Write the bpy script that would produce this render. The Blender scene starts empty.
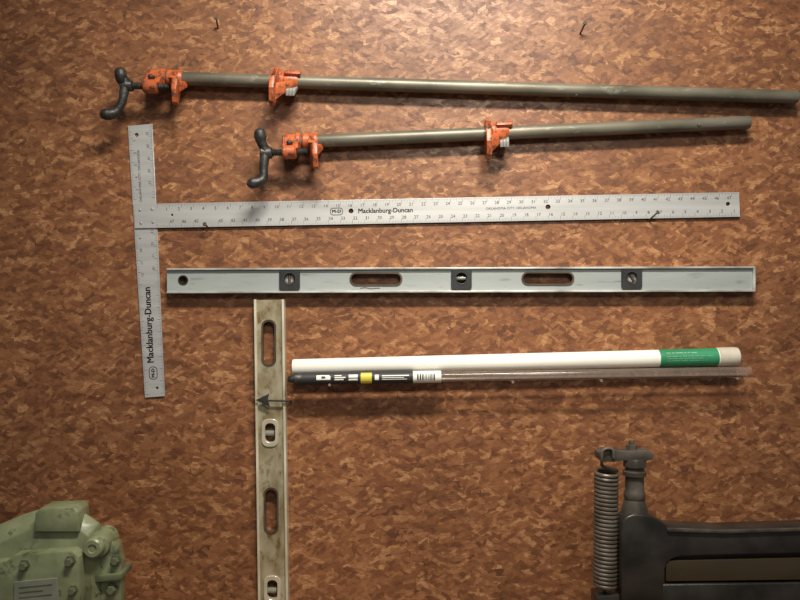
import bpy, bmesh, math, random
from mathutils import Vector, Matrix, Euler
random.seed(4)
D=1.5; S=0.002; H=1.4
sc=bpy.context.scene
try:
    sc.view_settings.view_transform='Standard'
    sc.view_settings.look='None'
except Exception: pass
def K(d): return (D-d)/D
def W(px,py,d=0.0,kd=None):
    k=K(d if kd is None else kd)
    return Vector(((px-400)*S*k,-d,H+(300-py)*S*k))

# ---------------------------------------------------------------- materials
def new_mat(name):
    m=bpy.data.materials.new(name); m.use_nodes=True
    nt=m.node_tree; return m,nt,nt.nodes['Principled BSDF']
def mat(name,c1,c2=None,rough=0.5,metal=0.0,scale=30,bump=0.0,spec=0.5,detail=4,lo=0.35,hi=0.65,stretch=None,trans=0.0,bscale=None,coat=0.0,alpha=1.0,scuff=None,scuff_scale=40,scuff_at=.62,bdist=.001):
    m,nt,b=new_mat(name)
    b.inputs['Roughness'].default_value=rough; b.inputs['Metallic'].default_value=metal
    b.inputs['Specular IOR Level'].default_value=spec
    b.inputs['Transmission Weight'].default_value=trans
    b.inputs['Coat Weight'].default_value=coat; b.inputs['Alpha'].default_value=alpha
    tc=nt.nodes.new('ShaderNodeTexCoord'); mp=nt.nodes.new('ShaderNodeMapping')
    nt.links.new(tc.outputs['Object'],mp.inputs['Vector'])
    if stretch: mp.inputs['Scale'].default_value=stretch
    n=nt.nodes.new('ShaderNodeTexNoise'); n.inputs['Scale'].default_value=scale; n.inputs['Detail'].default_value=detail
    nt.links.new(mp.outputs['Vector'],n.inputs['Vector'])
    r=nt.nodes.new('ShaderNodeValToRGB')
    r.color_ramp.elements[0].position=lo; r.color_ramp.elements[1].position=hi
    r.color_ramp.elements[0].color=(*c1,1); r.color_ramp.elements[1].color=(*(c2 or c1),1)
    nt.links.new(n.outputs['Fac'],r.inputs['Fac']); out=r.outputs['Color']
    if scuff:
        n3=nt.nodes.new('ShaderNodeTexNoise'); n3.inputs['Scale'].default_value=scuff_scale; n3.inputs['Detail'].default_value=6; n3.inputs['Roughness'].default_value=.7
        nt.links.new(mp.outputs['Vector'],n3.inputs['Vector'])
        q=nt.nodes.new('ShaderNodeMapRange'); q.inputs['From Min'].default_value=scuff_at-.05; q.inputs['From Max'].default_value=scuff_at+.08
        nt.links.new(n3.outputs['Fac'],q.inputs['Value'])
        mx=nt.nodes.new('ShaderNodeMix'); mx.data_type='RGBA'; mx.inputs[7].default_value=(*scuff,1)
        nt.links.new(q.outputs[0],mx.inputs[0]); nt.links.new(out,mx.inputs[6]); out=mx.outputs[2]
    nt.links.new(out,b.inputs['Base Color'])
    if bump>0:
        bp=nt.nodes.new('ShaderNodeBump'); bp.inputs['Strength'].default_value=bump; bp.inputs['Distance'].default_value=bdist
        n2=nt.nodes.new('ShaderNodeTexNoise'); n2.inputs['Scale'].default_value=bscale or scale*3
        nt.links.new(mp.outputs['Vector'],n2.inputs['Vector'])
        nt.links.new(n2.outputs['Fac'],bp.inputs['Height']); nt.links.new(bp.outputs['Normal'],b.inputs['Normal'])
    return m

def wall_material():
    """pressed flake board: stacked layers of straight-edged chips, each with its own tone and grain"""
    m,nt,b=new_mat('flake_board'); N=nt.nodes; Lk=nt.links
    def lk(src,inp):
        if isinstance(src,(int,float)): inp.default_value=src
        else: Lk.new(src,inp)
    def mth(op,a,b_=0.0,c=0.0):
        n=N.new('ShaderNodeMath'); n.operation=op; lk(a,n.inputs[0]); lk(b_,n.inputs[1]); lk(c,n.inputs[2]); return n.outputs[0]
    tc=N.new('ShaderNodeTexCoord'); sp=N.new('ShaderNodeSeparateXYZ')
    Lk.new(tc.outputs['Object'],sp.inputs[0])
    n1=N.new('ShaderNodeTexNoise'); n1.inputs['Scale'].default_value=160; n1.inputs['Detail'].default_value=2; Lk.new(tc.outputs['Object'],n1.inputs['Vector'])
    dn=mth('MULTIPLY_ADD',n1.outputs['Fac'],.0016,-.0008)
    X=mth('ADD',sp.outputs['X'],dn); Z=mth('SUBTRACT',sp.outputs['Z'],dn)
    g=N.new('ShaderNodeTexNoise'); g.inputs['Scale'].default_value=1; g.inputs['Detail'].default_value=4; g.inputs['Roughness'].default_value=.7
    mg=N.new('ShaderNodeMapping'); mg.inputs['Scale'].default_value=(120,120,360); Lk.new(tc.outputs['Object'],mg.inputs['Vector']); Lk.new(mg.outputs[0],g.inputs['Vector'])
    grain=mth('MULTIPLY_ADD',g.outputs['Fac'],.9,-.45)
    layers=[(4,28,66,1.0,0.),(-16,30,72,.6,3.1),(24,31,76,.6,7.7),(-6,27,80,.6,11.3),(64,44,88,.3,17.9),(-40,40,86,.4,23.3),(12,30,94,.5,31.7),(-26,36,100,.45,41.1),(34,40,106,.4,53.9)]
    val=None
    for ang,su,sv,cov,off in layers:
        ca,sa=math.cos(math.radians(ang)),math.sin(math.radians(ang))
        u=mth('MULTIPLY_ADD',X,ca*su,mth('MULTIPLY_ADD',Z,sa*su,off))
        v=mth('MULTIPLY_ADD',X,-sa*sv,mth('MULTIPLY_ADD',Z,ca*sv,off*1.7))
        row=mth('FLOOR',v); fv=mth('SUBTRACT',v,row)
        wr=N.new('ShaderNodeTexWhiteNoise'); wr.noise_dimensions='1D'; Lk.new(mth('ADD',row,off+.37),wr.inputs['W'])
        rv=wr.outputs['Value']
        sl=mth('MULTIPLY',mth('MULTIPLY_ADD',rv,.7,-.35),fv)
        uu=mth('ADD',mth('MULTIPLY_ADD',rv,17.0,u),sl)
        colm=mth('FLOOR',uu); fu=mth('SUBTRACT',uu,colm)
        wn=N.new('ShaderNodeTexWhiteNoise'); wn.noise_dimensions='1D'
        Lk.new(mth('MULTIPLY_ADD',row,57.13,colm),wn.inputs['W'])
        r1=wn.outputs['Value']
        if val is None: val=r1; continue
        r2=mth('FRACT',mth('MULTIPLY',r1,61.7)); r3=mth('FRACT',mth('MULTIPLY',r1,237.3))
        a1=mth('LESS_THAN',r2,cov)
        edge=mth('MULTIPLY_ADD',fu,mth('MULTIPLY_ADD',r3,.3,-.15),fv)
        a2=mth('LESS_THAN',edge,mth('MULTIPLY_ADD',r3,.45,.52))
        a3=mth('LESS_THAN',fu,mth('MULTIPLY_ADD',r2,1.1,.5))
        k=mth('MULTIPLY',mth('MULTIPLY',a1,a2),mth('MULTIPLY',a3,.72))
        val=mth('MULTIPLY_ADD',k,mth('SUBTRACT',r1,val),val)
    val=mth('ADD',val,grain)
    r=N.new('ShaderNodeValToRGB'); Lk.new(val,r.inputs[0]); cr=r.color_ramp
    cols=[(0.0,(0.095,0.034,0.014)),(0.25,(0.158,0.059,0.025)),(0.5,(0.208,0.083,0.035)),(0.75,(0.268,0.116,0.051)),(1.0,(0.43,0.225,0.108))]
    cr.elements[0].position=0; cr.elements[0].color=(*cols[0][1],1); cr.elements[1].position=1; cr.elements[1].color=(*cols[-1][1],1)
    for p,c in cols[1:-1]:
        e=cr.elements.new(p); e.color=(*c,1)
    big=N.new('ShaderNodeTexNoise'); big.inputs['Scale'].default_value=3.0; big.inputs['Detail'].default_value=3; Lk.new(tc.outputs['Object'],big.inputs['Vector'])
    mr=N.new('ShaderNodeMapRange'); mr.inputs['To Min'].default_value=.86; mr.inputs['To Max'].default_value=1.14; mr.inputs['From Min'].default_value=.3; mr.inputs['From Max'].default_value=.7
    Lk.new(big.outputs['Fac'],mr.inputs['Value'])
    ml=N.new('ShaderNodeVectorMath'); ml.operation='SCALE'; Lk.new(r.outputs[0],ml.inputs[0]); Lk.new(mr.outputs[0],ml.inputs['Scale'])
    Lk.new(ml.outputs[0],b.inputs['Base Color'])
    rr=N.new('ShaderNodeMapRange'); rr.inputs['To Min'].default_value=.55; rr.inputs['To Max'].default_value=.35; Lk.new(val,rr.inputs['Value']); Lk.new(rr.outputs[0],b.inputs['Roughness'])
    b.inputs['Specular IOR Level'].default_value=.45
    nb=N.new('ShaderNodeTexNoise'); nb.inputs['Scale'].default_value=120; nb.inputs['Detail'].default_value=3; Lk.new(tc.outputs['Object'],nb.inputs['Vector'])
    bp=N.new('ShaderNodeBump'); bp.inputs['Strength'].default_value=.3; bp.inputs['Distance'].default_value=.0012; Lk.new(nb.outputs['Fac'],bp.inputs['Height']); Lk.new(bp.outputs[0],b.inputs['Normal'])
    return m
def clear_material():
    m=bpy.data.materials.new('clear_plastic_tube'); m.use_nodes=True; nt=m.node_tree; N=nt.nodes
    N.remove(N['Principled BSDF']); out=N['Material Output']
    t=N.new('ShaderNodeBsdfTransparent'); t.inputs[0].default_value=(.96,.94,.92,1)
    g=N.new('ShaderNodeBsdfGlossy'); g.inputs['Roughness'].default_value=.18; g.inputs['Color'].default_value=(.8,.74,.69,1)
    d=N.new('ShaderNodeBsdfDiffuse'); d.inputs[0].default_value=(.80,.64,.55,1)
    f=N.new('ShaderNodeFresnel'); f.inputs['IOR'].default_value=1.45
    tc=N.new('ShaderNodeTexCoord'); n=N.new('ShaderNodeTexNoise'); n.inputs['Scale'].default_value=30; nt.links.new(tc.outputs['Object'],n.inputs['Vector'])
    mr=N.new('ShaderNodeMapRange'); mr.inputs['To Min'].default_value=.07; mr.inputs['To Max'].default_value=.15; nt.links.new(n.outputs['Fac'],mr.inputs['Value'])
    m1=N.new('ShaderNodeMixShader'); nt.links.new(mr.outputs[0],m1.inputs[0]); nt.links.new(t.outputs[0],m1.inputs[1]); nt.links.new(d.outputs[0],m1.inputs[2])
    m2=N.new('ShaderNodeMixShader'); nt.links.new(f.outputs[0],m2.inputs[0]); nt.links.new(m1.outputs[0],m2.inputs[1]); nt.links.new(g.outputs[0],m2.inputs[2])
    nt.links.new(m2.outputs[0],out.inputs['Surface']); return m

M={}
M['wall']=wall_material()
M['clear']=clear_material()
M['pipe']=mat('weathered_steel_pipe',(0.10,0.092,0.070),(0.20,0.182,0.14),rough=.42,metal=.35,scale=20,bump=.2,stretch=(.4,1,1),scuff=(.34,.31,.25),scuff_scale=60,scuff_at=.64)
M['orange']=mat('scuffed_orange_enamel',(0.38,0.078,0.022),(0.56,0.135,0.040),rough=.42,scale=50,bump=.5,scuff=(.09,.04,.028),scuff_scale=70,scuff_at=.53)
M['black']=mat('black_cast_iron',(0.012,0.012,0.012),(0.04,0.036,0.033),rough=.45,scale=60,bump=.8)
M['hookblack']=mat('matt_black_painted_metal',(0.010,0.010,0.010),(0.018,0.017,0.016),rough=.7)
M['steel']=mat('bare_steel',(0.26,0.255,0.24),(0.40,0.39,0.37),rough=.4,metal=.3,scale=60)
M['alu']=mat('satin_aluminium_rule',(0.43,0.43,0.435),(0.55,0.55,0.55),rough=.38,metal=.35,scale=8,stretch=(.3,1,6))
M['ink']=mat('black_ink',(0.022,0.022,0.024),rough=.6)
M['inkfine']=mat('dark_grey_ink',(0.035,0.035,0.038),rough=.6)
M['level_alu']=mat('blue_grey_aluminium_level',(0.32,0.35,0.35),(0.43,0.46,0.46),rough=.38,metal=.25,scale=5,stretch=(.4,1,3),scuff=(.22,.235,.225),scuff_scale=45,scuff_at=.62)
M['level_edge']=mat('worn_level_edge',(0.24,0.23,0.20),(0.60,0.61,0.59),rough=.38,metal=.2,scale=24,stretch=(.5,1,1))
M['brass_web']=mat('worn_brassy_silver_metal',(0.28,0.22,0.12),(0.47,0.42,0.30),rough=.32,metal=.35,scale=30,bump=.15,lo=.36,hi=.60,stretch=(1,1,.6),scuff=(.19,.115,.04),scuff_scale=45,scuff_at=.57)
M['brass_edge']=mat('bright_brassy_edge',(0.52,0.47,0.34),(0.76,0.72,0.60),rough=.32,metal=.25,scale=30,stretch=(1,1,.4))
M['vialblack']=mat('black_plastic_vial_housing',(0.02,0.021,0.024),(0.04,0.04,0.042),rough=.35)
M['chrome']=mat('shiny_metal_vial_rim',(0.58,0.53,0.40),(0.74,0.69,0.56),rough=.22,metal=.45)
M['vial']=mat('vial_glass',(0.24,0.24,0.19),(0.36,0.36,0.30),rough=.1,trans=.3)
M['pvc']=mat('white_plastic_tube',(0.72,0.70,0.64),(0.82,0.80,0.74),rough=.32,scale=6,stretch=(.5,1,1),lo=.3,hi=.6)
M['cap']=mat('off_white_plastic_cap',(0.50,0.45,0.38),(0.60,0.55,0.47),rough=.3)
M['green_label']=mat('green_paper_label',(0.02,0.20,0.09),(0.03,0.25,0.12),rough=.45)
M['white']=mat('white_print',(0.75,0.73,0.68),rough=.5)
M['palegreen']=mat('pale_green_print',(0.30,0.48,0.36),rough=.5)
M['yellow']=mat('yellow_print',(0.60,0.50,0.06),rough=.5)
M['nail']=mat('dark_nail_steel',(0.06,0.05,0.045),(0.14,0.12,0.1),rough=.45,metal=.6)
M['nailbright']=mat('dull_nail_steel',(0.22,0.19,0.15),(0.38,0.33,0.27),rough=.4,metal=.5)
M['green']=mat('worn_grey_green_machine_enamel',(0.145,0.165,0.088),(0.265,0.29,0.165),rough=.34,scale=24,bump=.3,bscale=90,lo=.3,hi=.64,scuff=(.06,.065,.036),scuff_scale=34,scuff_at=.61)
M['greendark']=mat('grimy_green_enamel',(0.07,0.08,0.045),(0.15,0.165,0.095),rough=.42,scale=25,bump=.3,bscale=90)
M['plate']=mat('pale_metal_name_plate',(0.24,0.25,0.20),(0.34,0.35,0.28),rough=.4,metal=.3)
M['iron']=mat('oily_black_machine_iron',(0.010,0.009,0.008),(0.030,0.026,0.022),rough=.34,scale=20,bump=.4,bscale=80)
M['ironworn']=mat('worn_grey_iron',(0.048,0.041,0.034),(0.12,0.103,0.085),rough=.40,metal=.35,scale=30,bump=.4)
M['spring']=mat('grey_brown_spring_steel',(0.085,0.07,0.055),(0.16,0.135,0.11),rough=.40,metal=.3,scale=40,scuff=(.10,.05,.025),scuff_scale=60,scuff_at=.6)
M['bar']=mat('oily_dark_brown_steel',(0.036,0.026,0.014),(0.068,0.050,0.027),rough=.38,metal=.25,scale=10,bump=.1,stretch=(.4,1,1))
M['rim']=mat('dark_brown_grip_rim',(0.05,0.035,0.025),(0.09,0.065,0.045),rough=.45)
M['wood']=mat('worn_bench_wood',(0.14,0.08,0.045),(0.24,0.15,0.09),rough=.6,scale=10,stretch=(.4,4,4))
M['concrete']=mat('concrete_floor',(0.16,0.155,0.15),(0.24,0.23,0.22),rough=.8,scale=6,bump=.2)

# ---------------------------------------------------------------- object helpers
col=sc.collection
def empty(name,loc,label,cat,group=None):
    e=bpy.data.objects.new(name,None); e.location=loc; e.empty_display_size=.05; col.objects.link(e)
    e['label']=label; e['category']=cat
    if group: e['group']=group
    return e
def put(name,bm,material,parent=None,label=None,smooth=True,cat=None,group=None,me=None,angle=40):
    if me is None:
        me=bpy.data.meshes.new(name)
        bmesh.ops.recalc_face_normals(bm,faces=bm.faces[:])
        bm.to_mesh(me); bm.free()
    vs=[v.co for v in me.vertices]
    c=Vector([(min(v[i] for v in vs)+max(v[i] for v in vs))/2 for i in range(3)])
    me.transform(Matrix.Translation(-c))
    if smooth:
        me.polygons.foreach_set('use_smooth',[True]*len(me.polygons))
        try: me.set_sharp_from_angle(angle=math.radians(angle))
        except Exception: pass
    me.materials.clear(); me.materials.append(material)
    o=bpy.data.objects.new(name,me); col.objects.link(o)
    if parent:
        o.parent=parent
        w=Vector((0,0,0)); p=parent
        while p: w+=p.location; p=p.parent
        o.location=c-w
    else: o.location=c
    if label: o['label']=label
    if cat: o['category']=cat
    if group: o['group']=group
    return o
def frame(axis):
    a=axis.normalized(); t=Vector((0,1,0)) if abs(a.y)<.9 else Vector((0,0,1))
    u=a.cross(t).normalized(); v=a.cross(u).normalized(); return a,u,v
def lathe(bm,p0,p1,prof,seg=24,cap=True):
    a,u,v=frame(p1-p0); rings=[]
    for t,r in prof:
        c=p0.lerp(p1,t)
        rings.append([bm.verts.new(c+(u*math.cos(2*math.pi*i/seg)+v*math.sin(2*math.pi*i/seg))*r) for i in range(seg)])
    for A,B in zip(rings,rings[1:]):
        for i in range(seg): bm.faces.new((A[i],A[(i+1)%seg],B[(i+1)%seg],B[i]))
    if cap: bm.faces.new(rings[0]); bm.faces.new(rings[-1])
def cyl(bm,p0,p1,r0,r1=None,seg=20):
    r1=r0 if r1 is None else r1
    L=(p1-p0).length; e=min(.12*min(r0,r1)/L,.2) if L>0 else .1
    lathe(bm,p0,p1,[(0,r0*.88),(e,r0),(1-e,r1),(1,r1*.88)],seg)
def tubepath(bm,pts,radii,seg=12,cap=True):
    n=len(pts); rings=[]; prev=None
    for i,p in enumerate(pts):
        d=(pts[min(i+1,n-1)]-pts[max(i-1,0)]).normalized()
        if prev is None: _,u,_=frame(d)
        else: u=(prev-d*prev.dot(d)).normalized()
        prev=u; v=d.cross(u)
        r=radii[i] if isinstance(radii,(list,tuple)) else radii
        rings.append([bm.verts.new(p+(u*math.cos(2*math.pi*k/seg)+v*math.sin(2*math.pi*k/seg))*r) for k in range(seg)])
    for A,B in zip(rings,rings[1:]):
        for k in range(seg): bm.faces.new((A[k],A[(k+1)%seg],B[(k+1)%seg],B[k]))
    if cap: bm.faces.new(rings[0]); bm.faces.new(rings[-1])
def smoothpath(bm,pts,radii,seg=14,sub=5):
    P=[pts[0]]+list(pts)+[pts[-1]]; R=[radii[0]]+list(radii)+[radii[-1]]; o=[];rr=[]
    for i in range(1,len(P)-2):
        for k in range(sub):
            t=k/sub; a,b,c,d=P[i-1],P[i],P[i+1],P[i+2]
            o.append(.5*((2*b)+(c-a)*t+(2*a-5*b+4*c-d)*t*t+(3*b-a-3*c+d)*t**3)); rr.append(R[i]+(R[i+1]-R[i])*t)
    o.append(pts[-1]); rr.append(radii[-1]); tubepath(bm,o,rr,seg)
def ball(bm,c,r,sx=1,sy=1,sz=1,seg=16):
    m=Matrix.Translation(c)@Matrix.Diagonal((sx,sy,sz,1))
    bmesh.ops.create_uvsphere(bm,u_segments=seg,v_segments=seg//2,radius=r,matrix=m)
def hull(bm,pts,bev=0.0,seg=2):
    b2=bmesh.new()
    for p in pts: b2.verts.new(p)
    bmesh.ops.convex_hull(b2,input=b2.verts[:])
    bmesh.ops.dissolve_limit(b2,angle_limit=.02,verts=b2.verts[:],edges=b2.edges[:])
    if bev>0: bmesh.ops.bevel(b2,geom=b2.edges[:]+b2.verts[:],offset=bev,segments=seg,affect='EDGES',profile=.5)
    t=bpy.data.meshes.new('t'); b2.to_mesh(t); b2.free(); bm.from_mesh(t); bpy.data.meshes.remove(t)
def prism(bm,pts_px,d0,d1,bev=0.0,kd=None,seg=2):
    kd=d1 if kd is None else kd
    b2=bmesh.new(); f=b2.faces.new([b2.verts.new(W(x,y,d0,kd)) for x,y in pts_px])
    r=bmesh.ops.extrude_face_region(b2,geom=[f])
    vv=[g for g in r['geom'] if isinstance(g,bmesh.types.BMVert)]
    for v in vv: v.co.y=-d1
    bmesh.ops.recalc_face_normals(b2,faces=b2.faces[:])
    if bev>0:
        bmesh.ops.bevel(b2,geom=[e for e in b2.edges if e.calc_face_angle(0)>.5],offset=bev,segments=seg,affect='EDGES',profile=.5)
    t=bpy.data.meshes.new('t'); b2.to_mesh(t); b2.free(); bm.from_mesh(t); bpy.data.meshes.remove(t)
def curve_mesh(loops,ext,bev=0.0):
    cu=bpy.data.curves.new('c','CURVE'); cu.dimensions='2D'; cu.fill_mode='BOTH'; cu.extrude=ext; cu.bevel_depth=bev; cu.bevel_resolution=1
    for lp in loops:
        s=cu.splines.new('POLY'); s.points.add(len(lp)-1)
        for p,q in zip(s.points,lp): p.co=(q[0],q[1],0,1)
        s.use_cyclic_u=True
    o=bpy.data.objects.new('c',cu); col.objects.link(o)
    dg=bpy.context.evaluated_depsgraph_get(); dg.update()
    me=bpy.data.meshes.new_from_object(o.evaluated_get(dg)); bpy.data.objects.remove(o); return me
def text_mesh(s,size,ext=0.00005):
    cu=bpy.data.curves.new('t','FONT'); cu.body=s; cu.size=size; cu.align_x='CENTER'; cu.align_y='CENTER'; cu.extrude=ext; cu.resolution_u=2
    o=bpy.data.objects.new('t',cu); col.objects.link(o)
    dg=bpy.context.evaluated_depsgraph_get(); dg.update()
    me=bpy.data.meshes.new_from_object(o.evaluated_get(dg)); bpy.data.objects.remove(o); return me
R90=Matrix.Rotation(math.pi/2,4,'X')
def add_me(bm,me,mtx):
    me.transform(mtx); bm.from_mesh(me); bpy.data.meshes.remove(me)
def add_text(bm,s,size,pos,rot=0.0,width=None,sx=1.0,bold=0):
    me=text_mesh(s,size)
    if width:
        xs=[v.co.x for v in me.vertices]; w=max(xs)-min(xs)
        sx=width/w
    offs=[0.0] if not bold else [-bold/2,0,bold/2]
    for q in offs:
        for q2 in ([0.0] if not bold else [-bold/4,bold/4]):
            c=me.copy(); u=Vector((math.cos(rot),0,math.sin(rot))); n=Vector((-u.z,0,u.x))
            add_me(bm,c,Matrix.Translation(pos+u*q+n*q2)@R90@Matrix.Rotation(rot,4,'Z')@Matrix.Diagonal((sx,1,1,1)))
    bpy.data.meshes.remove(me)
def plate(name,loops_px,d0,d1,material,parent,bev=0.0,label=None):
    kd=d1; mid=(d0+d1)/2
    loops=[[( (x-400)*S*K(kd), H+(300-y)*S*K(kd)) for x,y in lp] for lp in loops_px]
    me=curve_mesh(loops,(d1-d0)/2-bev,bev)
    me.transform(Matrix.Translation((0,-mid,0))@R90)
    return put(name,None,material,parent,label,me=me,smooth=False)
def circ(cx,cy,r,n=20,ry=None):
    ry=ry or r
    return [(cx+r*math.cos(2*math.pi*i/n),cy+ry*math.sin(2*math.pi*i/n)) for i in range(n)]
def rrect(cx,cy,w,h,r,n=5,rot=0.0):
    c,s=math.cos(rot),math.sin(rot); out=[]
    for (ox,oy,a0) in ((w/2-r,h/2-r,0),(-(w/2-r),h/2-r,90),(-(w/2-r),-(h/2-r),180),(w/2-r,-(h/2-r),270)):
        for i in range(n+1):
            a=math.radians(a0+90*i/n); out.append((ox+r*math.cos(a),oy+r*math.sin(a)))
    return [(cx+x*c-y*s,cy+x*s+y*c) for x,y in out]

# ---------------------------------------------------------------- setting
bm=bmesh.new(); hull(bm,[Vector((x,y,z)) for x in (-2.2,2.2) for y in (0,.08) for z in (0,2.7)])
w=put('wall_back',bm,M['wall'],smooth=False); w['kind']='structure'; w['label']='reddish-brown varnished flake board wall'; w['category']='wall'
bm=bmesh.new(); hull(bm,[Vector((x,y,z)) for x in (-2.2,2.2) for y in (-3,0) for z in (-.08,0)])
f=put('floor',bm,M['concrete'],smooth=False); f['kind']='structure'; f['label']='grey concrete workshop floor'; f['category']='floor'
BZ=0.78
wb=empty('workbench',(0,-.35,0),'worn wooden workbench carrying two old machines','workbench')
bm=bmesh.new(); hull(bm,[Vector((x,y,z)) for x in (-1.1,1.1) for y in (-.68,-.002) for z in (BZ-.05,BZ)],.002)
put('bench_top',bm,M['wood'],wb,smooth=False)
for x in (-1.04,1.04):
    for y in (-.62,-.06):
        bm=bmesh.new(); hull(bm,[Vector((x+i,y+j,z)) for i in (-.04,.04) for j in (-.04,.04) for z in (0,BZ-.05)],.003)
        put('leg',bm,M['wood'],wb,smooth=False)

# ---------------------------------------------------------------- pipe clamps
def pipe_clamp(label,R,ang,pipe_to,tail,knob_rel,low_rel,hub_rel):
    ca,sa=math.cos(ang),math.sin(ang); KD=.03
    PD=.022; SDp=.052
    def L(x,y,d): return W(R[0]+x*ca-y*sa, R[1]+x*sa+y*ca, d, KD)
    def LT(x,y,d): return W(tail[0]+x*ca-y*sa, tail[1]+x*sa+y*ca, d, KD)
    root=empty('pipe_clamp',L(0,0,PD),label,'clamp','pipe clamps hanging on the wall')
    yp=-6
    a=L(-16,yp,PD); b=W(pipe_to[0],pipe_to[1],PD,KD)
    bm=bmesh.new(); r=.0130
    lathe(bm,a,b,[(0,r*.7),(0,r*.95),(.003,r),(1-.002,r),(1,r*.93),(1,r*.72),(1-.02,r*.70)],32,cap=False)
    put('pipe',bm,M['pipe'],root,label='grey weathered steel pipe')
    bm=bmesh.new()
    lathe(bm,L(-18,yp,PD),L(0,yp,PD),[(0,.0155),(.05,.0185),(.25,.0185),(.30,.0160),(.7,.0160),(.76,.0180),(.95,.0180),(1,.0155)],28)
    lathe(bm,L(-17,7,SDp),L(-3,7,SDp),[(0,.0110),(.1,.0135),(.9,.0135),(1,.0110)],24)
    hull(bm,[L(x,y,d) for x in (-17,-9) for (y,d) in ((-12,.034),(8,.062),(12,.045),(4,.012))],.0012)
    hull(bm,[L(x,y,d) for x in (-7,-1) for (y,d) in ((-10,.034),(4,.062),(10,.045),(4,.012))],.0012)
    put('clamp_head',bm,M['orange'],root,label='scuffed orange cast head')
    bm=bmesh.new(); cyl(bm,L(-10,-3,.036),L(-10,-2,.055),.0055,.0045); ball(bm,L(-10,-2,.055),.0055)
    put('set_screw',bm,M['black'],root)
    def jaw(bm,T,x0,prof,th,flare):
        hull(bm,[T(x0,y,d) for y,d in prof[:4]]+[T(x0+th,y,d) for y,d in prof[:4]]+[T(x0,y,d) for y,d in prof[-2:]]+[T(x0+th,y,d) for y,d in prof[-2:]],.0007)
        hull(bm,[T(x0+(flare if d>.05 else 0),y,d) for y,d in prof[2:]]+[T(x0+th+(flare if d>.05 else 0),y,d) for y,d in prof[2:]],.0007)
    bm=bmesh.new()
    prof=[(-12,.006),(-13,.030),(-8,.050),(0,.070),(12,.078),(24,.070),(26,.060),(18,.040),(9,.014),(0,.005)]
    jaw(bm,L,9,prof,4.6,5)
    lathe(bm,L(1.5,yp,PD),L(17,yp,PD),[(0,.0145),(.06,.0165),(.9,.0170),(1,.0150)],28)
    hull(bm,[L(12,y,.03) for y in (-3,7)]+[L(13,y,.064) for y in (3,18)]+[L(22,y,.026) for y in (-3,3)],.0008)
    put('moving_jaw',bm,M['orange'],root,label='scuffed orange wedge-shaped jaw')
    hx,hy=hub_rel; n=40
    prof=[(i/n,.0070 if i%2 else .0052) for i in range(n+1)]
    bm=bmesh.new(); lathe(bm,L(hx+3,7,SDp),L(8,7,SDp),prof,16)
    put('screw',bm,M['black'],root)
    bm=bmesh.new()
    cyl(bm,L(hx-4,7,SDp),L(hx+7,7,SDp),.0130,.0110,8)
    kx,ky=knob_rel; lx,ly=low_rel
    smoothpath(bm,[L(hx+1,8,SDp),L(hx-1,1,SDp+.004),L(kx+1,ky+9,SDp+.007),L(kx+.5,ky+4,SDp+.008),L(kx,ky-1,SDp+.008),L(kx-.5,ky-4,SDp+.008)],[.0105,.0092,.0092,.0122,.0115,.0060],8,3)
    smoothpath(bm,[L(hx,6,SDp),L(hx-1,15,SDp+.003),L(hx-2,23,SDp+.004),L(lx+8,ly-4,SDp+.005),L(lx+3,ly,SDp+.007),L(lx-3,ly+1,SDp+.010),L(lx-7,ly,SDp+.010)],[.0105,.0092,.0085,.0082,.0108,.0115,.0065],8,3)
    put('crank_handle',bm,M['black'],root,label='chunky rough black cast crank handle',angle=50)
    bm=bmesh.new()
    lathe(bm,LT(-5,0,PD),LT(17,0,PD),[(0,.0145),(.05,.0175),(.35,.0175),(.40,.0155),(.9,.0155),(1,.0140)],28)
    prof=[(-10,.004),(-12,.028),(-8,.050),(2,.068),(14,.074),(27,.068),(31,.058),(20,.034),(8,.006)]
    jaw(bm,LT,-6.5,prof,4.8,-1.5)
    hull(bm,[LT(-3,y,d) for y,d in ((3,.035),(8,.06),(24,.055),(12,.03))]+[LT(14,y,d) for y,d in ((0,.034),(7,.036))],.0008)
    hull(bm,[LT(x,y,d) for x in (4,20) for y,d in ((-8.5,.03),(-8.5,.039),(-4.5,.043),(-2.5,.036))],.0008)
    put('sliding_jaw',bm,M['orange'],root,label='scuffed orange sliding tail jaw')
    for i in range(3):
        bm=bmesh.new(); x=8.5+i*3.0
        hull(bm,[LT(x+q,y,d) for (q,y,d) in ((0,6,.018),(2.6,6,.018),(-2,18,.046),(.8,18,.046),(0,5,.024),(2.6,5,.024),(-2,12,.048),(.8,12,.048))],.0004)
        put('clutch_plate',bm,M['steel'],root,label='small grey steel clutch plate')
    return root
pipe_clamp('long grey steel pipe clamp with orange jaws and black crank handle',(165,83),math.radians(1.85),(799,96),(281,79.5),(-39,-5),(-49,36),(-35,10))
pipe_clamp('short grey steel pipe clamp with orange jaws and black crank handle',(301,147),math.radians(-2.0),(751,121.5),(492,131),(-38,-12),(-44,36),(-34,10))

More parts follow.
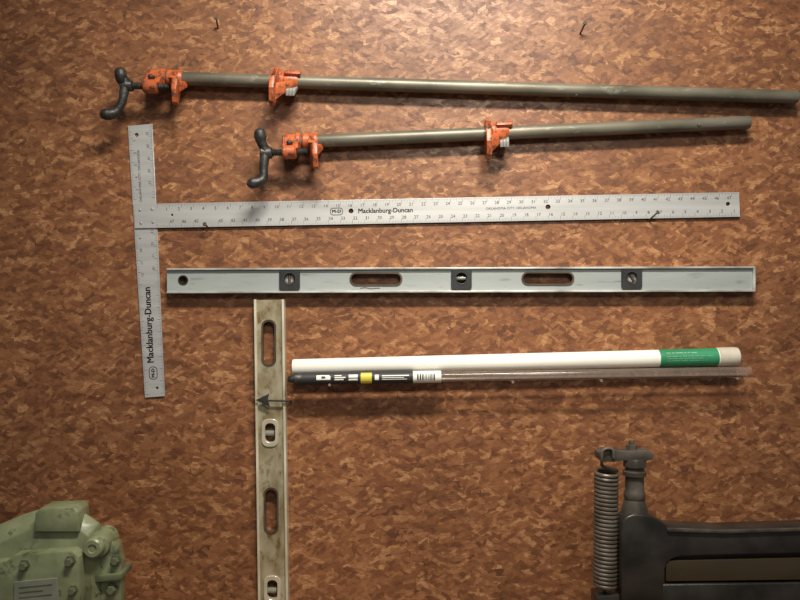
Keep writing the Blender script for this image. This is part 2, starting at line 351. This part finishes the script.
# ---------------------------------------------------------------- T-square
ts=empty('drywall_t_square',W(148,215,.003),'silver aluminium T-square ruler hung horizontally on nails','ruler')
A=[(128,126),(152,124),(165,396),(145,397.5)]
plate('head',[A,circ(136.5,135,2.2),circ(157,388,1.6)],.0005,.0035,M['alu'],ts,.0003)
B=[(134,204.2),(739,192.2),(740,216.6),(135,228.2)]
plate('blade',[B,circ(351,211,2.6),circ(548,207,2.6),circ(728,204,2.2),circ(172,215,1.3)],.0045,.0065,M['alu'],ts,.0003)
for (x,y) in ((140,210),(152,209),(141,223),(153,222)):
    bm=bmesh.new(); ball(bm,W(x,y,.0068),.003,1,.4,1); put('rivet',bm,M['steel'],ts)
def lerp2(a,b,t): return (a[0]+(b[0]-a[0])*t,a[1]+(b[1]-a[1])*t)
bm=bmesh.new(); bl=bmesh.new(); dF=.0067
def tick(bm,p,q,wd,d):
    p=W(p[0],p[1],d); q=W(q[0],q[1],d); dr=(q-p).normalized(); n=Vector((dr.z,0,-dr.x))*wd/2
    bm.faces.new([bm.verts.new(v) for v in (p-n,p+n,q+n,q-n)])
rot=math.atan2(204.2-192.2,739-134)
x0=157.0; sp=(739-157)/47.6
for i in range(0,48*8-4):
    x=x0+i*sp/8
    if x>738: break
    t=(x-134)/605; yt=204.2-12*t; yb=228.2-11.6*t
    ln=4.0 if i%8==0 else (2.8 if i%4==0 else (2.0 if i%2==0 else 1.4))
    wd=.00055 if i%8==0 else .00035
    tick(bm,(x,yt+.4),(x+.05,yt+.4+ln),wd,dF); tick(bm,(x,yb-.4),(x,yb-.4-ln),wd,dF)
for n in range(1,48):
    x=x0+n*sp
    if x>733: break
    t=(x-134)/605; yt=204.2-12*t; yb=228.2-11.6*t
    add_text(bm,str(n),.0090,W(x-2.6,yt+5.6,dF),rot)
    if not 203<x<216: add_text(bm,str(48-n),.0090,W(x+2.6,yb-5.8,dF),rot)
add_text(bl,'Macklanburg-Duncan',.0130,W(385.5,210.6,dF),rot,width=54*S,bold=.0006)
add_text(bl,'OKLAHOMA CITY, OKLAHOMA',.0068,W(511,208.2,dF),rot,width=50*S)
def logo(bm,cx,cy,rot,d,w=13,h=8):
    o=rrect(cx,cy,w,h,h*.42,5,-rot); i_=rrect(cx,cy,w-1.4,h-1.4,(h-1.4)*.42,5,-rot)
    P=[bm.verts.new(W(x,y,d)) for x,y in o]; Q=[bm.verts.new(W(x,y,d)) for x,y in i_]; n=len(P)
    for i in range(n): bm.faces.new((P[i],P[(i+1)%n],Q[(i+1)%n],Q[i]))
    add_text(bm,'M-D',.0088,W(cx,cy,d),rot,width=w*.66*S,bold=.0008)
logo(bl,336.5,211.5,rot,dF,13,7.5)
put('graduations',bm,M['inkfine'],ts,label='fine ruler graduations and numbers',smooth=False)
put('lettering',bl,M['ink'],ts,label='black printed maker lettering',smooth=False)
bm=bmesh.new(); bl=bmesh.new(); dH=.0037
rh=math.radians(90+2.9)
add_text(bl,'Macklanburg-Duncan',.0190,W(149.0,325,dH),rh,width=75*S,bold=.0009)
logo(bl,153.2,373,rh,dH,13,8.5)
add_text(bl,'OKLAHOMA CITY, OKLAHOMA',.0068,W(139.6,176,dH),rh,width=52*S)
for i in range(1,178):
    t=i/178
    for (a,b,sg) in ((A[0],A[3],1),(A[1],A[2],-1)):
        p=lerp2(a,b,t)
        if 200<p[1]<230: continue
        ln=3.8 if i%8==0 else (2.4 if i%4==0 else (1.7 if i%2==0 else 1.1))
        tick(bm,(p[0]+sg*.4,p[1]),(p[0]+sg*(.4+ln),p[1]),.00055 if i%8==0 else .00035,dH)
for n in range(1,22):
    p=lerp2(A[0],A[3],n*8/178); q=lerp2(A[1],A[2],n*8/178)
    if 196<p[1]<233: continue
    if not(280<q[1]<386): add_text(bm,str(n),.0078,W(p[0]+5.4,p[1]+2.6,dH),rh)
    if not(280<q[1]<386): add_text(bm,str(22-n),.0078,W(q[0]-5.4,q[1]-2.6,dH),rh+math.pi)
put('graduations',bm,M['inkfine'],ts,label='fine graduations and numbers',smooth=False)
put('lettering',bl,M['ink'],ts,label='black printed maker lettering',smooth=False)

# ---------------------------------------------------------------- horizontal level
lv=empty('spirit_level',W(461,280,.012),'long blue-grey aluminium spirit level with three black vial housings','spirit level','spirit levels on the wall')
def yc(x): return 281+(-2.0)*(x-166)/590
V=[289.5,461.5,632]; SL=[376,548]
loops=[[(167,269.5),(755,267.5),(755,290.8),(167,292.8)],circ(183,280.3,4.4)]
for x in V: loops.append(rrect(x,yc(x)-1,17,17,2))
for x in SL: loops.append(rrect(x,yc(x)-1.2,51,12,5.5))
plate('web',loops,.012,.018,M['level_alu'],lv)
for nm,(a,b) in (('flange',(268.3,266.3)),('flange',(291.5,289.8))):
    bm=bmesh.new(); hull(bm,[W(x,y+dy,d,.024) for (x,y) in ((166.5,a),(755.5,b)) for dy in (0,1.8) for d in (.001,.024)],.0005)
    put(nm,bm,M['level_edge'],lv,smooth=False)
bm=bmesh.new(); hull(bm,[W(x,y,d,.024) for (x,y) in ((753.5,267.5),(755.8,267.5),(753.5,290.5),(755.8,290.5)) for d in (.002,.0235)],.0006)
put('end_cap',bm,M['level_edge'],lv,smooth=False)
for i,x in enumerate(SL):
    c=yc(x)-1.2
    plate('hand_slot_rim',[rrect(x,c,53,14,6.8),rrect(x,c,49.5,10.5,5)],.008,.0195,M['rim'],lv,label='dark grip rim around a hand slot')
plate('hang_hole_rim',[circ(183,280.3,5.2),circ(183,280.3,4.0)],.010,.0185,M['vialblack'],lv)
bm=bmesh.new(); tubepath(bm,[W(x,y,.0182) for x,y in ((360,288.4),(365,287.6),(371,288.8),(378,288.0),(380,288.4))],.0007,6)
put('scratch',bm,M['rim'],lv,label='dark scratch on the level face')
for i,x in enumerate(V):
    c=yc(x)-.8
    h=plate('vial_housing',[rrect(x,c,20,21,3),circ(x,c-1,5.6,24)],.007,.0225,M['vialblack'],lv,.0006,label='black plastic vial housing')
    bm=bmesh.new()
    if i==1: cyl(bm,W(x-6,c-1,.013),W(x+6,c-1,.013),.0045)
    else:
        lathe(bm,W(x,c-1,.009,.015),W(x,c-1,.015,.015),[(0,.0098),(.8,.0098),(1,.0085)],24)
    vo=put('vial',bm,M['vial'] if i==1 else M['steel'],h,label='pale glass vial tube' if i==1 else 'round silvery vial dial')
    if i!=1:
        bm=bmesh.new(); a=math.radians(90 if i==0 else 60)
        cyl(bm,W(x-5*math.cos(a),c-1-5*math.sin(a),.0165),W(x+5*math.cos(a),c-1+5*math.sin(a),.0165),.0026)
        put('vial_tube',bm,M['rim'],h)
    plate('vial_ring',[circ(x,c-1,6.6,24),circ(x,c-1,5.7,24)],.0218,.0233,M['ink'],h)

# ---------------------------------------------------------------- upright level (stands on the bench)
vl=empty('spirit_level',W(271,615,.012),'worn brassy-silver spirit level standing upright against the wall','spirit level','spirit levels on the wall')
YB=300+(H-BZ)/(S*K(.024))-.3
def xc(y): return 268.7+(y-300)*(4.2/300)
loops=[[(256,300),(283,299.5),(xc(YB)+14,YB),(xc(YB)-13,YB)]]
SY=[343,511]; VY=[433,590]
for y in SY: loops.append(rrect(xc(y)-.6,y,13,45,6.3))
for y in VY: loops.append(rrect(xc(y)-.6,y,13,24,5))
plate('web',loops,.012,.018,M['brass_web'],vl)
for dx in (-15,12.8):
    bm=bmesh.new(); hull(bm,[W(xc(y)+dx+e,y,d,.024) for y in (299.5,YB) for e in (0,2.4) for d in (.001,.024)],.0006)
    put('flange',bm,M['brass_edge'],vl,smooth=False)
for y in SY: plate('hand_slot_rim',[rrect(xc(y)-.6,y,15,47,7),rrect(xc(y)-.6,y,11.5,43,5.5)],.0095,.0190,M['rim'],vl)
for y in VY:
    h=plate('vial_housing',[rrect(xc(y)-.6,y,16,27,6),rrect(xc(y)-.6,y,11,20,4.8)],.008,.021,M['chrome'],vl,.0008,label='shiny metal vial rim')
    bm=bmesh.new(); cyl(bm,W(xc(y)-5,y,.012),W(xc(y)+4,y,.012),.0055); put('vial',bm,M['vial'],h)

# flat arrow-ended hook
bm=bmesh.new()
tubepath(bm,[W(291,401,-.005),W(291,401,.018),W(290.5,401,.026),W(288,401,.029),W(280,400.8,.0295),W(266,400.5,.0295)],.0020,10)
prism(bm,[(255.5,400.2),(269,393.8),(267.5,400.4),(270,407)],.0282,.0308,.0004,.0308)
put('wall_hook',bm,M['hookblack'],label='flat black arrow-tipped metal hook across the upright level',cat='hook')

# ---------------------------------------------------------------- tubes
def axis_pts(p,q,d,x):
    t=(x-p[0])/(q[0]-p[0]); return W(x,p[1]+(q[1]-p[1])*t,d)
P,Q=(293,367.3),(738,356.5); dd=.021
tb=empty('storage_tube',W(293,367,dd),'white plastic tube with green label resting on nails','tube')
bm=bmesh.new(); a=W(*P,dd); b=W(721,356.9,dd); r=.0160
lathe(bm,a,b,[(0,r*.75),(0,r*.95),(.004,r),(1,r*1.08)],36); put('tube_body',bm,M['pvc'],tb)
bm=bmesh.new(); lathe(bm,W(717,357,dd),W(738,356.5,dd),[(0,r*1.1),(.03,r*1.18),(.75,r*1.18),(.95,r*1.12),(1,r*.95)],36); put('end_cap',bm,M['cap'],tb,label='off-white plastic end cap')
bm=bmesh.new(); lathe(bm,axis_pts(P,Q,dd,658),axis_pts(P,Q,dd,716),[(0,r*1.06),(0,r*1.09),(1,r*1.11),(1,r*1.07)],36,cap=False); gl=put('label',bm,M['green_label'],tb,label='green printed paper label')
def strip(bm,P,Q,d,x0,x1,v0,v1,R):
    a=axis_pts(P,Q,d,x0); b=axis_pts(P,Q,d,x1); n=6; g=[]
    for i in range(n+1):
        t=math.radians(v0+(v1-v0)*i/n); off=Vector((0,-math.cos(t)*R,math.sin(t)*R))
        g.append((bm.verts.new(a+off),bm.verts.new(b+off)))
    for i in range(n): bm.faces.new((g[i][0],g[i][1],g[i+1][1],g[i+1][0]))
bm=bmesh.new()
for v,xe in ((36,694),(14,706),(0,700),(-14,704)):
    x=664
    while x<xe:
        l_=random.choice((2.5,4,5.5,7)); strip(bm,P,Q,dd,x,min(x+l_,712),v,v+(5 if v==36 else 2.2),r*1.125); x+=l_+random.choice((1.0,1.4))
put('label_print',bm,M['palegreen'],gl,smooth=False)

P2,Q2=(290,379.0),(751,371.8); d2=.0445
ct=empty('rod_package_tube',W(290,379,d2),'slim clear plastic tube with black and yellow label resting on nails','tube')
bm=bmesh.new(); R2=.0116
lathe(bm,axis_pts(P2,Q2,d2,441),axis_pts(P2,Q2,d2,750),[(0,R2*.82),(.002,R2*.84),(1,R2*.90)],32,cap=False)
put('clear_tube',bm,M['clear'],ct,label='see-through clear plastic tube')
bm=bmesh.new(); lathe(bm,axis_pts(P2,Q2,d2,441),axis_pts(P2,Q2,d2,441.5),[(0,R2*.84),(1,R2*.84)],28)
lathe(bm,axis_pts(P2,Q2,d2,749.7),axis_pts(P2,Q2,d2,750.6),[(0,R2*.88),(1,R2*.88)],28); bm.free()
bm=bmesh.new(); lathe(bm,axis_pts(P2,Q2,d2,300),axis_pts(P2,Q2,d2,413),[(0,R2*.8),(0,R2),(1,R2*1.02),(1,R2*.9)],28); lb=put('label',bm,M['ink'],ct,label='black wrapped label')
bm=bmesh.new(); lathe(bm,axis_pts(P2,Q2,d2,413),axis_pts(P2,Q2,d2,441),[(0,R2*.9),(0,R2*1.02),(1,R2*1.02),(1,R2*.9)],28); wl=put('label_panel',bm,M['white'],ct,label='white barcode panel')
bm=bmesh.new(); lathe(bm,axis_pts(P2,Q2,d2,288),axis_pts(P2,Q2,d2,303),[(0,R2*.45),(.1,R2*.6),(.4,R2*.65),(.45,R2*1.0),(.9,R2*1.08),(1,R2*.9)],24); put('tip_cap',bm,M['black'],ct,label='black plastic tip')
bm=bmesh.new()
for (x0,x1,v0,v1) in ((317,330,26,38),(317,331,-8,4),(317,322,4,26),(326,331,4,26),(335,344,-12,0),(335,346,8,18),(335,342,26,36),(349,358,10,40),(349,358,-16,0),(375,379,-16,34),(382,409,18,28),(382,404,2,8),(382,407,-14,-8)):
    strip(bm,P2,Q2,d2,x0,x1,v0,v1,R2*1.03)
put('label_print',bm,M['white'],lb,smooth=False)
bm=bmesh.new(); strip(bm,P2,Q2,d2,361,372,-60,60,R2*1.035); put('label_patch',bm,M['yellow'],lb,smooth=False,label='yellow patch on the label')
bm=bmesh.new(); x=417
for k in range(9):
    wv=random.choice((.7,1.1,1.5)); strip(bm,P2,Q2,d2,x,x+wv,-24,34,R2*1.04); x+=wv+random.choice((.7,1.0))
put('barcode',bm,M['ink'],wl,smooth=False)

# ---------------------------------------------------------------- nails
def nail(px,py,length,ang_up,ang_side,label,m='nail',r=.0017,hd=.0042):
    p=W(px,py,0); u=math.radians(ang_up); s=math.radians(ang_side)
    d=Vector((math.sin(s),-math.cos(u)*math.cos(s),math.sin(u))).normalized()
    bm=bmesh.new(); L=length+.012; a=p-d*.012; b=p+d*length
    lathe(bm,a,b,[(0,.0002),(.08,r),(1-.0018/L,r),(1-.0018/L,hd),(1-.0004/L,hd),(1,hd*.9)],12)
    put('nail',bm,M[m],label=label,cat='nail',group='nails driven into the wall')
nail(209,228,.022,16,-10,'dark nail under the T-square blade')
nail(648,221,.034,26,18,'long dark nail holding up the T-square blade')
nail(580,34,.030,25,8,'bare dark nail sticking out of the wall')
nail(218,28,.026,28,4,'bare dark nail sticking out of the wall')
nail(573,98,.030,3,0,'dark nail under the long pipe')
nail(215,87,.030,3,0,'dark nail under the long pipe')
nail(692,131.5,.036,12,0,'dark nail under the short pipe')
nail(345,143,.034,3,0,'dark nail under the short pipe')
for x in (330,512,600,735):
    y=379+(x-290)*(-7.2/461)+5.4
    k=K(d2); yw=300+(y-300)*k+.6
    nail(400+(x-400)*k,yw,.056,0,0,'dull nail supporting the plastic tubes','nailbright',.0016,.0028)

# ---------------------------------------------------------------- green machine
gm=empty('gear_housing',Vector((W(60,560,.33).x,-.33,BZ)),'old worn grey-green cast machine housing with bolts and name plate','machine')
def lathe_px(bm,x,y,d0,d1,prof,seg=28):
    lathe(bm,W(x,y,d0,d1),W(x,y,d1,d1),prof,seg)
GA=26
bm=bmesh.new()
back=[(-60,550),(2,534),(24,514),(40,509),(82,511),(100,523),(104,540),(104,780),(-60,780)]
front=[(-60,570),(0,554),(22,533),(38,526),(76,527),(88,537),(92,550),(92,780),(-60,780)]
hull(bm,[W(x,y,.30) for x,y in back]+[W(x,y,.335) for x,y in back[1:7]]+[W(x,y,.355) for x,y in front],.0018,2)
put('housing_body',bm,M['green'],gm,label='worn grey-green faceted cast body',angle=GA)
bm=bmesh.new()
prism(bm,[(34,532),(35,513),(40,508.5),(72,507.5),(77,512),(79,532)],.318,.361,.0018,.361,2)
put('top_block',bm,M['green'],gm,label='raised blocky top of the casting',angle=GA)
bm=bmesh.new()
prism(bm,[(-60,566),(6,562),(14,555),(72,551),(79,557),(80,780),(-60,780)],.34,.376,.0018,.376,2)
put('front_cover',bm,M['green'],gm,label='chunky bolted end cover',angle=GA)
bm=bmesh.new()
lathe_px(bm,92,549,.31,.368,[(0,.019),(.7,.019),(.74,.015),(.96,.0145),(1,.0125),(1,.007),(.97,.006)],32)
put('shaft_boss',bm,M['green'],gm,label='projecting round shaft boss',angle=GA)
bm=bmesh.new()
hull(bm,[W(x,y,.305) for x,y in ((86,526),(108,525),(122,541),(126,558),(126,780),(86,780))]+[W(x,y,.340) for x,y in ((86,536),(106,535),(118,549),(121,563),(121,780),(86,780))],.0018,2)
put('side_flange',bm,M['green'],gm,label='side casting with bolts',angle=GA)
bm=bmesh.new()
hull(bm,[W(x,y,d,.35) for (x,y) in ((81,577),(121,574),(121,580),(81,584)) for d in (.30,.350)],.001)
put('ledge',bm,M['greendark'],gm,angle=GA)
for (x,y,r,d,m) in ((114,562,.0060,.342,'greendark'),(110,591,.0070,.342,'greendark'),(94,594,.0055,.342,'greendark'),(68,563,.0062,.376,'greendark'),(22,567,.0062,.376,'greendark'),(71,592,.0055,.376,'greendark')):
    bm=bmesh.new(); lathe_px(bm,x,y,d-.004,d+.008,[(0,r*1.4),(.42,r*1.4),(.44,r),(.92,r*.98),(1,r*.85)],6)
    put('bolt',bm,M[m],gm,angle=GA)
bm=bmesh.new(); hull(bm,[W(x,y,d,.378) for (x,y) in ((14,582),(57,578),(59,610),(14,614)) for d in (.375,.3785)],.0006)
npl=put('name_plate',bm,M['plate'],gm,label='small pale metal name plate',smooth=False)
bm=bmesh.new()
for k in range(4):
    y=587+k*5
    hull(bm,[W(x,y2-(x-22)*.1,d,.379) for x in (19,52-(k%2)*9) for y2 in (y,y+1.1) for d in (.378,.379)])
put('plate_print',bm,M['greendark'],npl,smooth=False)

# ---------------------------------------------------------------- black machine
mk=empty('cast_iron_machine_arm',Vector((W(700,560,.3).x,-.3,BZ)),'old black cast-iron machine arm with coil spring and post','machine')
BK=.30
def Bp(x,y,d,kd=BK): return W(x,y,d,kd)
def curvepts(p0,c,p1,n=6): return [((1-t)**2*p0[0]+2*t*(1-t)*c[0]+t*t*p1[0],(1-t)**2*p0[1]+2*t*(1-t)*c[1]+t*t*p1[1]) for t in [i/n for i in range(n+1)]]
bm=bmesh.new()
top=[(621,560),(621,534)]+curvepts((622,522),(626,514),(636,514),4)+curvepts((648,515),(658,519),(668,526),4)
prism(bm,[(622,780)]+top+[(720,528.5),(900,523),(900,551),(720,555)]+curvepts((684,556),(667,557),(665,568),4)+[(664,780)],.265,.302,.003,BK,3)
put('arm',bm,M['iron'],mk,label='oily black cast arm with curved shoulder')
bm=bmesh.new()
prism(bm,[(666,527),(720,529.5),(900,524),(900,527),(720,532.5),(666,530.5)],.296,.306,.0008,BK,2)
put('arm_lip',bm,M['ironworn'],mk,label='thin worn lip along the arm top')
bm=bmesh.new()
prism(bm,[(660,548),(900,541),(900,610),(660,612)],.270,.290,.0,BK)
put('arm_web',bm,M['iron'],mk,smooth=False)
bm=bmesh.new()
prism(bm,[(666,561),(900,556),(900,578.5),(666,581.5)],.285,.300,.001,BK)
sb=put('slide_bar',bm,M['bar'],mk,label='long dark brown flat steel bar')
bm=bmesh.new()
prism(bm,[(662,584),(900,581),(900,612),(662,614)],.270,.303,.002,BK,3)
put('lower_arm',bm,M['iron'],mk)
z=lambda y:(y-458)/(520-458)
bm=bmesh.new()
lathe(bm,Bp(634.5,458,.275,.275),Bp(634.5,520,.275,.275),[(0,.0160),(z(461),.0178),(z(466),.0182),(z(467.5),.0150),(z(469.5),.0150),(z(471),.0185),(z(475),.0185),(z(476.5),.0148),(z(490),.0152),(z(492),.0170),(z(497),.0172),(z(499),.0158),(z(508),.0205),(z(520),.0245)],36)
put('post',bm,M['ironworn'],mk,label='knobbly turned iron post with collars')
bm=bmesh.new()
prism(bm,[(598,452.5),(604,450),(614,449.5),(624,451.5),(640,450.5),(650,451),(654,454),(653,459),(646,461.5),(624,460.5),(612,462),(604,461.5),(598.5,459.5)],.262,.286,.001,.285,2)
put('lever_bracket',bm,M['ironworn'],mk,label='uneven iron bracket hooked to the spring',angle=25)
bm=bmesh.new()
lathe(bm,Bp(633,441.5,.272,.28),Bp(633,451,.272,.28),[(0,.0038),(.1,.0046),(.42,.0046),(.44,.0092),(1,.0092)],6)
put('post_nut',bm,M['ironworn'],mk,angle=25)
bm=bmesh.new(); turns=28; pts=[]; n=turns*14
for i in range(n+1):
    t=i/n; a=2*math.pi*turns*t; c=Bp(606.5-1.5*t,471+114*t,.27,.27)
    pts.append(c+Vector((math.cos(a)*.0172,math.sin(a)*.0172,0)))
tubepath(bm,pts,.0032,8)
hk=[Bp(x,y,dd_,.28) for x,y,dd_ in ((612,457,.289),(611,449,.290),(606,447,.290),(601,450,.290),(600.5,460,.288),(604,467,.275))]
smoothpath(bm,hk+[pts[0]],[.0026]*7,8,4)
smoothpath(bm,[pts[-1],Bp(605,588,.27,.27),Bp(605,600,.27,.27)],[.003]*3,8,3)
put('coil_spring',bm,M['spring'],mk,label='grey-brown steel coil spring with hooked top')
bm=bmesh.new()
prism(bm,[(597,597),(624,595),(624,612),(597,612)],.25,.29,.002,.29)
put('spring_anchor',bm,M['iron'],mk)
bm=bmesh.new(); yb=300+(H-BZ)/(S*K(BK))
prism(bm,[(596,yb-10),(610,yb-14),(618,yb-40),(664,yb-40),(690,yb-14),(900,yb-12),(900,yb),(596,yb)],.19,.36,.004,BK)
put('base',bm,M['iron'],mk)
for o in list(gm.children)+list(mk.children):
    pz=o.location.z+o.parent.location.z
    for v in o.data.vertices:
        if v.co.z+pz<BZ: v.co.z=BZ-pz

# ---------------------------------------------------------------- lights / camera
def area(name,loc,target,sx,sy,energy,color,spread=None):
    l=bpy.data.lights.new(name,'AREA'); l.shape='RECTANGLE'; l.size=sx; l.size_y=sy; l.energy=energy; l.color=color
    if spread: l.spread=math.radians(spread)
    o=bpy.data.objects.new(name,l); col.objects.link(o); o.location=loc
    o.rotation_euler=(Vector(target)-Vector(loc)).to_track_quat('-Z','Y').to_euler(); return o
area('key_light',(0.15,-1.02,2.64),(0.12,0,1.37),.7,.13,14.5,(1,.94,.81),100)
l=bpy.data.lights.new('fill_spot','SPOT'); l.energy=42; l.color=(1,.93,.80); l.spot_size=math.radians(57); l.spot_blend=1; l.shadow_soft_size=.16  # added frontal fill; its soft cone edge makes the wall corners fall off
o=bpy.data.objects.new('fill_spot',l); col.objects.link(o); o.location=(.35,-1.9,2.28); o.rotation_euler=(Vector((.12,0,1.44))-o.location).to_track_quat('-Z','Y').to_euler()
wd=bpy.data.worlds.new('World'); sc.world=wd; wd.use_nodes=True
wd.node_tree.nodes['Background'].inputs[0].default_value=(.88,.87,.84,1); wd.node_tree.nodes['Background'].inputs[1].default_value=.15
cam=bpy.data.cameras.new('Camera'); cam.sensor_width=36; cam.lens=36*D/1.6; cam.clip_start=.05
co=bpy.data.objects.new('Camera',cam); col.objects.link(co); co.location=(0,-D,H); co.rotation_euler=(math.pi/2,0,0)
sc.camera=co
